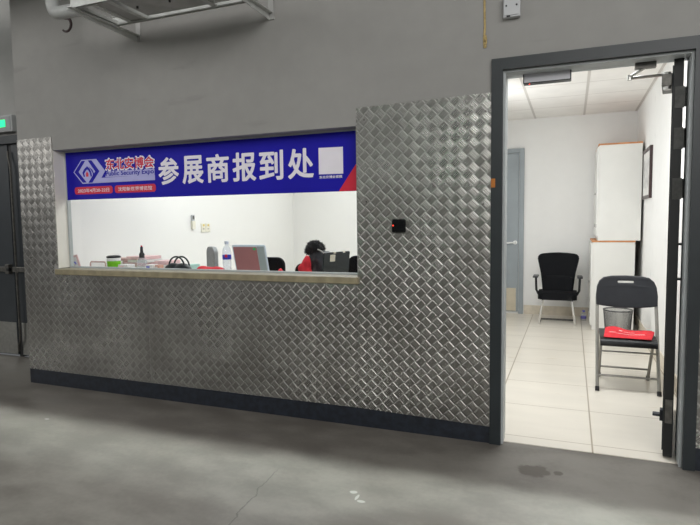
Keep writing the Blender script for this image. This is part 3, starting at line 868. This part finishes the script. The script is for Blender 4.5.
# red bag on the seat
b = MB(); nx, ny = 26, 12
def bagz(u, v): return 0.414 + 0.030 * v + 0.006 * math.sin(u * 9) * v + 0.010 * max(0, math.sin(u * 5 + 1)) * v ** 2 - 0.006 * max(0, u - 0.8) * 5 * v
top = []
def bagp(u, v, up):
    x = 0.250 + 0.325 * u + (0.02 * v - 0.01) + 0.02 * u * (v - 0.3); y = 1.315 + 0.19 * v + 0.025 * math.sin(u * 6.0) * v - 0.012 * u
    return Vector((x, y, bagz(u, v) if up else 0.4105 + 0.006 * v + (0.003 if v > 0.05 else 0)))
g1 = [[b.bm.verts.new(bagp(i / nx, j / ny, True)) for j in range(ny + 1)] for i in range(nx + 1)]
g2 = [[b.bm.verts.new(bagp(i / nx, j / ny, False) - Vector((0, 0, 0.0))) for j in range(ny + 1)] for i in range(nx + 1)]
for g in (g1, g2):
    for i in range(nx):
        for j in range(ny): b.bm.faces.new((g[i][j], g[i + 1][j], g[i + 1][j + 1], g[i][j + 1]))
bord = [(i, 0) for i in range(nx)] + [(nx, j) for j in range(ny)] + [(i, ny) for i in range(nx, 0, -1)] + [(0, j) for j in range(ny, 0, -1)]
for k in range(len(bord)):
    (a, c), (e, f) = bord[k], bord[(k + 1) % len(bord)]
    b.bm.faces.new((g1[a][c], g1[e][f], g2[e][f], g2[a][c]))
r = thing('cloth_bag', 'flat red cloth bag with white print lying on the folding chair seat', 'bag', (0.41, 1.40, 0.412))
b.build('bag_body', M['bag'], r, smooth=True)
for (u0, u1, v, hw) in ((0.30, 0.37, 0.70, 0.045), (0.40, 0.62, 0.66, 0.018), (0.10, 0.24, 0.48, 0.026), (0.25, 0.61, 0.42, 0.020), (0.62, 0.84, 0.46, 0.028)):
    b = MB(); N = 14
    rows = [[b.bm.verts.new(bagp(u0 + (u1 - u0) * k / N, v + sg * hw * (0.7 + 0.3 * math.cos(k * 2.6)), True) + Vector((0, 0, 0.0012))) for k in range(N + 1)] for sg in (-1, 1)]
    for k in range(N): b.bm.faces.new((rows[0][k], rows[0][k + 1], rows[1][k + 1], rows[1][k]))
    b.build('bag_print', M['paper'], r)

# ------------------------------------------------------------------ counter room behind the window
DZT = 0.86
r = thing('counter_desk', 'long white counter desk running behind the window', 'desk', (-2.6, 0.5, 0.004))
MB().box(-4.10, -1.18, 0.205, 0.80, DZT - 0.035, DZT).build('desktop', M['desk'], r)
for x in (-4.06, -2.65, -1.22): MB().box(x - 0.02, x + 0.02, 0.23, 0.78, 0.004, DZT - 0.035).build('side_panel', M['desk'], r)
MB().box(-4.04, -1.24, 0.23, 0.25, 0.25, DZT - 0.035).build('modesty_panel', M['desk'], r)
Z0 = DZT + 0.0005

# tumbler
r = thing('tumbler', 'lime green tumbler with white rim and dark lid behind the sill', 'cup', (-3.63, 0.4, Z0))
cx, cy = -3.630, 0.40
MB().lathe([(0.046, Z0), (0.050, Z0 + 0.02), (0.055, 1.000)], (cx, cy, 0)).build('cup_body', M['green'], r, smooth=True)
MB().lathe([(0.0555, 1.000), (0.0565, 1.004), (0.0565, 1.022), (0.054, 1.026)], (cx, cy, 0)).build('cup_rim', M['lid'], r, smooth=True)
MB().lathe([(0.056, 1.026), (0.058, 1.030), (0.058, 1.040), (0.040, 1.046)], (cx, cy, 0)).build('cup_lid', M['black'], r, smooth=True)

# pink desk card leaning by the left wall
r = thing('desk_card', 'pink card with dark squiggle standing at the far left end of the counter', 'card', (-3.955, 0.30, Z0))
K = Matrix.Translation((-3.945, 0.30, Z0)) @ Matrix.Rotation(math.radians(42), 4, 'Z') @ Matrix.Rotation(math.radians(-14), 4, 'Y') @ Matrix.Rotation(math.radians(-8), 4, 'X')
b = MB(K); b.box(-0.052, 0.052, -0.006, 0.006, 0.012, 0.19, 0.004); b.build('card_board', M['pink'], r)
b = MB(K); b.box(-0.036, 0.036, -0.008, -0.006, 0.06, 0.172); b.build('card_picture', M['paper'], r)
b = MB(K); b.tube([(-0.022, -0.009, 0.145), (-0.008, -0.009, 0.135), (-0.004, -0.009, 0.155), (0.004, -0.009, 0.135), (0.018, -0.009, 0.128), (0.022, -0.009, 0.11)], 0.005, 6); b.build('squiggle', M['blue'], r)

# low tray and brochure stacks
r = thing('paper_tray', 'white open paper tray with pink rim left of the green tumbler', 'tray', (-3.80, 0.46, Z0))
b = MB(); b.box(-3.90, -3.72, 0.40, 0.60, Z0, Z0 + 0.01); b.box(-3.90, -3.892, 0.40, 0.60, Z0, 0.985); b.box(-3.728, -3.72, 0.40, 0.60, Z0, 0.985); b.box(-3.90, -3.72, 0.592, 0.60, Z0, 0.985)
b.build('tray_body', M['paper'], r)
b = MB(); b.tube([(-3.896, 0.40, Z0), (-3.896, 0.40, 0.975), (-3.885, 0.40, 0.988), (-3.73, 0.40, 0.988), (-3.724, 0.40, 0.975), (-3.724, 0.40, Z0)], 0.006, 8); b.build('tray_rim', M['pinkd'], r, smooth=True)
def stack(x0, x1, y0, y1, z, n, m, label, rot=0):
    o = thing('brochure_stack', label, 'brochures', ((x0 + x1) / 2, (y0 + y1) / 2, Z0), 'brochure stacks behind the tumbler')
    dz = (z - Z0) / n
    K = Matrix.Translation(((x0 + x1) / 2, (y0 + y1) / 2, 0)) @ Matrix.Rotation(rot, 4, 'Z')
    for k in range(n):
        jx, jy = random.uniform(-.012, .012), random.uniform(-.01, .01)
        b = MB(K); b.box(-(x1 - x0) / 2 + jx, (x1 - x0) / 2 + jx, -(y1 - y0) / 2 + jy, (y1 - y0) / 2 + jy, Z0 + k * dz, Z0 + (k + 0.94) * dz, 0.002)
        b.build('brochure_bundle', m if k % 2 else M['paper' if m is M['pink'] else 'pink'], o)
    return o
stack(-3.90, -3.69, 0.64, 0.78, 1.004, 4, M['pinkd'], 'dusty pink and white brochure stack partly behind the green tumbler', 0.05)
stack(-3.645, -3.43, 0.56, 0.76, 1.028, 6, M['pink'], 'tallest pink brochure stack behind the pump bottle', -0.06)
stack(-3.34, -3.20, 0.56, 0.74, 0.992, 4, M['pink'], 'low pink brochure stack right of the pump bottle', 0.1)
def carton(x0, x1, y0, y1, z, label, m, m2):
    o = thing('small_carton', label, 'box', ((x0 + x1) / 2, (y0 + y1) / 2, Z0))
    MB().box(x0, x1, y0, y1, Z0, z, 0.003).build('carton_body', m, o)
    MB().box(x0 + 0.1 * (x1 - x0), x0 + 0.6 * (x1 - x0), y0 - 0.0015, y0, Z0 + 0.55 * (z - Z0), Z0 + 0.9 * (z - Z0)).build('carton_print', m2, o)
carton(-3.52, -3.42, 0.33, 0.42, 0.975, 'small plain white box right of the green tumbler', M['paper'], M['pink'])
carton(-3.255, -3.185, 0.36, 0.43, 0.975, 'small white box with a blue print right of the pump bottle', M['paper'], M['blue'])
carton(-3.175, -3.135, 0.38, 0.44, 0.972, 'small pale orange box left of the black handbag', mat('pale_orange', (222, 170, 150), 0.6), M['paper'])
MB_ = MB().box(-3.09, -3.015, 0.60, 0.76, Z0, 0.956, 0.002)
tag(MB_.build('booklet', M['teal']), 'pale teal booklet pile just right of the black handbag', 'booklets')

# pump bottle
r = thing('pump_bottle', 'clear bottle with tall black cap among the brochures', 'bottle', (-3.325, 0.40, Z0))
cx, cy = -3.325, 0.40
MB().lathe([(0.036, Z0), (0.040, Z0 + 0.01), (0.040, 1.0), (0.030, 1.022), (0.018, 1.032)], (cx, cy, 0)).build('bottle_body', M['plastic'], r, smooth=True)
MB().lathe([(0.022, 1.030), (0.022, 1.062), (0.013, 1.075), (0.011, 1.118), (0.006, 1.124)], (cx, cy, 0)).build('cap', M['black'], r, smooth=True)
MB().tube([(cx, cy, 1.116), (cx, cy, 1.132)], 0.007, 10).build('nozzle', M['badge'], r)

# handbag
r = thing('handbag', 'black leather handbag with two arched handles on the counter', 'handbag', (-2.975, 0.42, Z0))
blob([((-2.975, 0.42, 0.915), (0.122, 0.075, 0.050)), ((-3.02, 0.42, 0.925), (0.085, 0.06, 0.066)), ((-2.93, 0.42, 0.925), (0.085, 0.06, 0.066)), ((-2.975, 0.42, 0.895), (0.130, 0.075, 0.032))], 0.008).build('bag_body', M['leather'], r, smooth='s')
for y, dz in ((0.40, 0), (0.44, -0.002)):
    b = MB(); b.tube([(-2.972 + 0.075 * math.cos(math.radians(a)) + (0.018 if y > .4 else 0), y, 0.965 + 0.078 * math.sin(math.radians(a)) + dz) for a in range(0, 181, 12)], 0.007, 8)
    b.build('handle', M['leather'], r, smooth=True)
# red folded cloth
tag(blob([((-2.66, 0.42, 0.918), (0.135, 0.08, 0.048)), ((-2.73, 0.42, 0.932), (0.06, 0.06, 0.042)), ((-2.60, 0.42, 0.928), (0.075, 0.06, 0.045)), ((-2.67, 0.42, 0.905), (0.14, 0.08, 0.034))], 0.01, 0.006, 14).build('folded_cloth', M['redc'], smooth='s'),
    'crumpled red cloth bundle between the handbag and the water bottle', 'cloth')
# water bottle
r = thing('water_bottle', 'clear water bottle with blue label left of the silver laptop', 'bottle', (-2.488, 0.40, Z0))
cx, cy = -2.488, 0.40
MB().lathe([(0.030, Z0), (0.034, Z0 + 0.01), (0.034, 0.94), (0.031, 0.97), (0.034, 1.0), (0.034, 1.09), (0.028, 1.118), (0.014, 1.138), (0.014, 1.148)], (cx, cy, 0)).build('bottle_body', M['plastic'], r, smooth=True)
MB().lathe([(0.0345, 1.028), (0.0348, 1.03), (0.0348, 1.062), (0.0345, 1.064)], (cx, cy, 0)).build('label', M['blue'], r, smooth=True)
MB().box(cx + 0.005, cx + 0.025, cy - 0.036, cy - 0.030, 1.045, 1.068).build('label_mark', M['badge'], r)
MB().lathe([(0.016, 1.146), (0.016, 1.168)], (cx, cy, 0)).build('cap', mat('pale_blue_cap', (196, 204, 222), 0.4), r)

# silver laptop, lid back towards the hall
r = thing('laptop', 'open silver laptop with maroon lid panel on the counter', 'laptop', (-2.28, 0.55, Z0))
MB().box(-2.441, -2.151, 0.475, 0.70, Z0, Z0 + 0.016, 0.004).build('laptop_base', M['silver'], r)
MB().box(-2.42, -2.17, 0.50, 0.60, Z0 + 0.016, Z0 + 0.0175).build('keyboard', M['black'], r)
K = Matrix.Translation((-2.296, 0.478, Z0 + 0.014)) @ Matrix.Rotation(math.radians(15), 4, 'X')
lid = plate([rounded(-0.145, 0.145, 0.0, 0.274, 0.010)], 0.0, 0.008, 0.0015, K).build('laptop_lid', M['silver'], r)
b = plate([rounded(-0.137, 0.072, 0.006, 0.260, 0.006)], -0.0062, 0.002, 0, K); b.build('maroon_panel', M['maroon'], lid)
b = plate([rounded(0.074, 0.136, 0.006, 0.264, 0.006)], -0.0062, 0.002, 0, K); b.build('grey_panel', M['lgrey'], lid)
b = plate([rounded(0.040, 0.062, 0.236, 0.254, 0.003)], -0.0080, 0.0015, 0, K); b.build('green_sticker', M['gsticker'], lid)
b = MB(K); b.box(-0.132, 0.132, 0.0045, 0.0065, 0.012, 0.264); b.build('screen', M['gloss'], lid)

# black laptop, turned
r = thing('laptop', 'open black laptop with cream sticker near the right end of the counter', 'laptop', (-1.62, 0.50, Z0))
A = math.radians(70)
K0 = Matrix.Translation((-1.607, 0.47, Z0)) @ Matrix.Rotation(A, 4, 'Z')
b = MB(K0); b.box(-0.135, 0.135, 0.0, 0.19, 0, 0.016, 0.004); b.build('laptop_base', M['black'], r)
b = MB(K0); b.box(-0.11, 0.11, 0.03, 0.13, 0.016, 0.0175); b.build('keyboard', M['charcoal'], r)
K = K0 @ Matrix.Translation((0, 0.0, 0.014)) @ Matrix.Rotation(math.radians(7), 4, 'X')
lid = plate([rounded(-0.135, 0.135, 0.0, 0.216, 0.010)], 0.0, 0.008, 0.0015, K).build('laptop_lid', M['lap'], r)
b = plate([rounded(-0.075, -0.022, 0.150, 0.200, 0.003)], -0.0062, 0.0015, 0, K); b.build('cream_sticker', M['sticker'], lid)
for x in (-0.03, 0.07):
    b = MB(K); b.box(x - 0.012, x + 0.012, -0.006, 0.006, 0.208, 0.219); b.build('edge_clip', M['sticker'], lid)
b = MB(K); b.box(-0.12, 0.12, 0.0045, 0.0065, 0.012, 0.206); b.build('screen', M['gloss'], lid)


def desk_chair(x, y, rot, top, wid, label, m, cat='chair', gr='desk chairs behind the counter'):
    r = thing('desk_chair', label, cat, (x, y, 0.004), gr)
    K = Matrix.Translation((x, y, 0)) @ Matrix.Rotation(rot, 4, 'Z')
    plate([rounded(-wid / 2, wid / 2, 0.56, top, (0.06, 0.06, 0.065, 0.065))], 0.20, 0.025, 0.010, K).build('backrest', m, r)
    b = MB(K); b.prism(rounded(-0.20, 0.20, -0.22, 0.18, 0.07), 'Z', 0.42, 0.48); b.build('seat', m, r)
    b = MB(K); b.box(-0.03, 0.03, 0.215, 0.235, 0.40, 0.72, 0.004); b.box(-0.03, 0.03, 0.0, 0.235, 0.40, 0.42); b.build('back_post', M['black'], r)
    b = MB(K); b.tube([(0, 0, 0.08), (0, 0, 0.42)], 0.025, 12); b.build('column', M['dsteel'], r)
    for k in range(5):
        a = 2 * PI * k / 5 + 0.3
        b = MB(K); b.tube([(0, 0, 0.10), (0.18 * math.cos(a), 0.18 * math.sin(a), 0.065)], 0.02, 8, r_end=0.012)
        lg_ = b.build('base_leg', M['black'], r)
        b = MB(K); b.tube([(0.18 * math.cos(a) - 0.012 * math.sin(a), 0.18 * math.sin(a) + 0.012 * math.cos(a), 0.032), (0.18 * math.cos(a) + 0.012 * math.sin(a), 0.18 * math.sin(a) - 0.012 * math.cos(a), 0.032)], 0.028, 12)
        b.build('caster', M['black'], lg_)
    return r
desk_chair(-2.685, 1.09, 0.0, 0.974, 0.42, 'black desk chair right behind the silver laptop', M['fabric'])
desk_chair(-2.25, 1.32, 0.0, 0.903, 0.42, 'black desk chair whose edge shows left of the red vest beside the coat', M['fabric'])
desk_chair(-1.605, 1.10, 0.0, 0.998, 0.44, 'black desk chair behind the black laptop at the right window edge', M['fabric'])
desk_chair(-3.485, 1.27, math.radians(-38), 1.062, 0.25, 'grey desk chair turned sideways behind the red cloth', M['mesh'])
# coat with fluffy hood over the second chair
r = thing('coat', 'black coat with fluffy dark hood heaped over a chair back beside the black laptop', 'coat', (-2.10, 1.30, 0.485))
blob([((-2.165, 1.30, 0.985), (0.045, 0.07, 0.07)), ((-2.165, 1.30, 0.92), (0.05, 0.07, 0.08)), ((-2.035, 1.31, 0.985), (0.062, 0.08, 0.062)), ((-2.02, 1.31, 0.93), (0.06, 0.08, 0.08)), ((-2.105, 1.31, 0.975), (0.070, 0.095, 0.085)), ((-2.07, 1.31, 0.92), (0.085, 0.10, 0.10)), ((-2.095, 1.31, 0.82), (0.09, 0.10, 0.16)), ((-2.085, 1.30, 0.66), (0.10, 0.10, 0.165)), ((-2.13, 1.30, 1.045), (0.04, 0.07, 0.06))], 0.012, 0.010, 11).build('coat_body', M['coat'], r, smooth='s')
fb = blob([((-2.150, 1.28, 1.082), (0.066, 0.09, 0.052)), ((-2.192, 1.28, 1.052), (0.038, 0.07, 0.040)), ((-2.105, 1.29, 1.072), (0.034, 0.08, 0.040))], 0.010, 0.014, 28)
fm = bpy.data.meshes.new('t'); fb.bm.to_mesh(fm)
for k in range(700):          # tufts
    v = fm.vertices[random.randrange(len(fm.vertices))]
    nrm = (v.normal + Vector((random.uniform(-.6, .6), random.uniform(-.6, .6), random.uniform(-.6, .3)))).normalized()
    fb.tube([v.co, v.co + nrm * random.uniform(0.008, 0.020)], 0.0035, 3, True, 0.0006)
fb.build('hood_fur', M['fur'], r)
b = MB(); b.tube([(-2.09, 1.215, 1.065), (-2.055, 1.215, 1.05), (-2.02, 1.22, 1.025), (-1.985, 1.225, 0.99)], 0.006, 8); b.build('piping', M['zip_'], r, smooth=True)
# red vests
tag(blob([((-2.173, 1.15, 0.93), (0.050, 0.04, 0.065)), ((-2.190, 1.14, 0.895), (0.055, 0.04, 0.06)), ((-2.180, 1.14, 0.86), (0.054, 0.05, 0.075)), ((-2.185, 1.14, 0.72), (0.065, 0.05, 0.12)), ((-2.163, 1.155, 0.98), (0.030, 0.030, 0.036)), ((-2.145, 1.14, 0.84), (0.035, 0.04, 0.08)), ((-2.185, 1.14, 0.57), (0.07, 0.05, 0.09))], 0.010, 0.008, 16).build('red_vest', M['redc'], smooth='s'),
    'red vest bunched against the heaped black coat', 'vest', 'red vests on the desk chairs')
tag(blob([((-2.52, 1.17, 0.545), (0.07, 0.055, 0.065)), ((-2.485, 1.17, 0.65), (0.05, 0.045, 0.12)), ((-2.443, 1.17, 0.81), (0.034, 0.04, 0.085)), ((-2.46, 1.17, 0.74), (0.04, 0.04, 0.08))], 0.010, 0.006, 16).build('red_vest', M['redc'], smooth='s'),
    'red vest corner hanging off the chair right of the silver laptop', 'vest', 'red vests on the desk chairs')
tag(blob([((-1.77, 1.17, 0.547), (0.06, 0.055, 0.065)), ((-1.80, 1.17, 0.65), (0.05, 0.045, 0.12)), ((-1.83, 1.17, 0.80), (0.034, 0.04, 0.085)), ((-1.815, 1.17, 0.74), (0.04, 0.04, 0.08))], 0.010, 0.006, 16).build('red_vest', M['redc'], smooth='s'),
    'red vest corner just right of the black laptop', 'vest', 'red vests on the desk chairs')

# sockets and remote holder on the left wall
for i, (y, lab) in enumerate(((2.285, 'left socket plate of the pair on the white wall'), (2.375, 'right socket plate of the pair on the white wall'))):
    r = thing('wall_socket', lab, 'socket', (-4.13, y + 0.04, 1.200), 'wall sockets')
    MB().box(-4.13, -4.118, y, y + 0.084, 1.200, 1.303, 0.003).build('socket_plate', M['socket'], r)
    MB().box(-4.118, -4.1165, y + 0.03, y + 0.06, 1.270, 1.293).build('yellow_sticker', M['yellow'], r)
    b = MB()
    for dy in (0.03, 0.042, 0.054): b.box(-4.118, -4.1172, y + dy - 0.002, y + dy + 0.002, 1.230, 1.247)
    b.build('socket_slots', M['black'], r)
r = thing('remote_control', 'pale remote control in a holder on the white wall left of the sockets', 'remote', (-4.13, 2.125, 1.24))
MB().box(-4.13, -4.102, 2.098, 2.155, 1.24, 1.335, 0.004).build('holder', M['socket'], r)
MB().box(-4.125, -4.108, 2.103, 2.150, 1.27, 1.405, 0.004).build('remote_body', M['box'], r)
MB().box(-4.1085, -4.107, 2.110, 2.143, 1.352, 1.395).build('display', M['dsteel'], r)
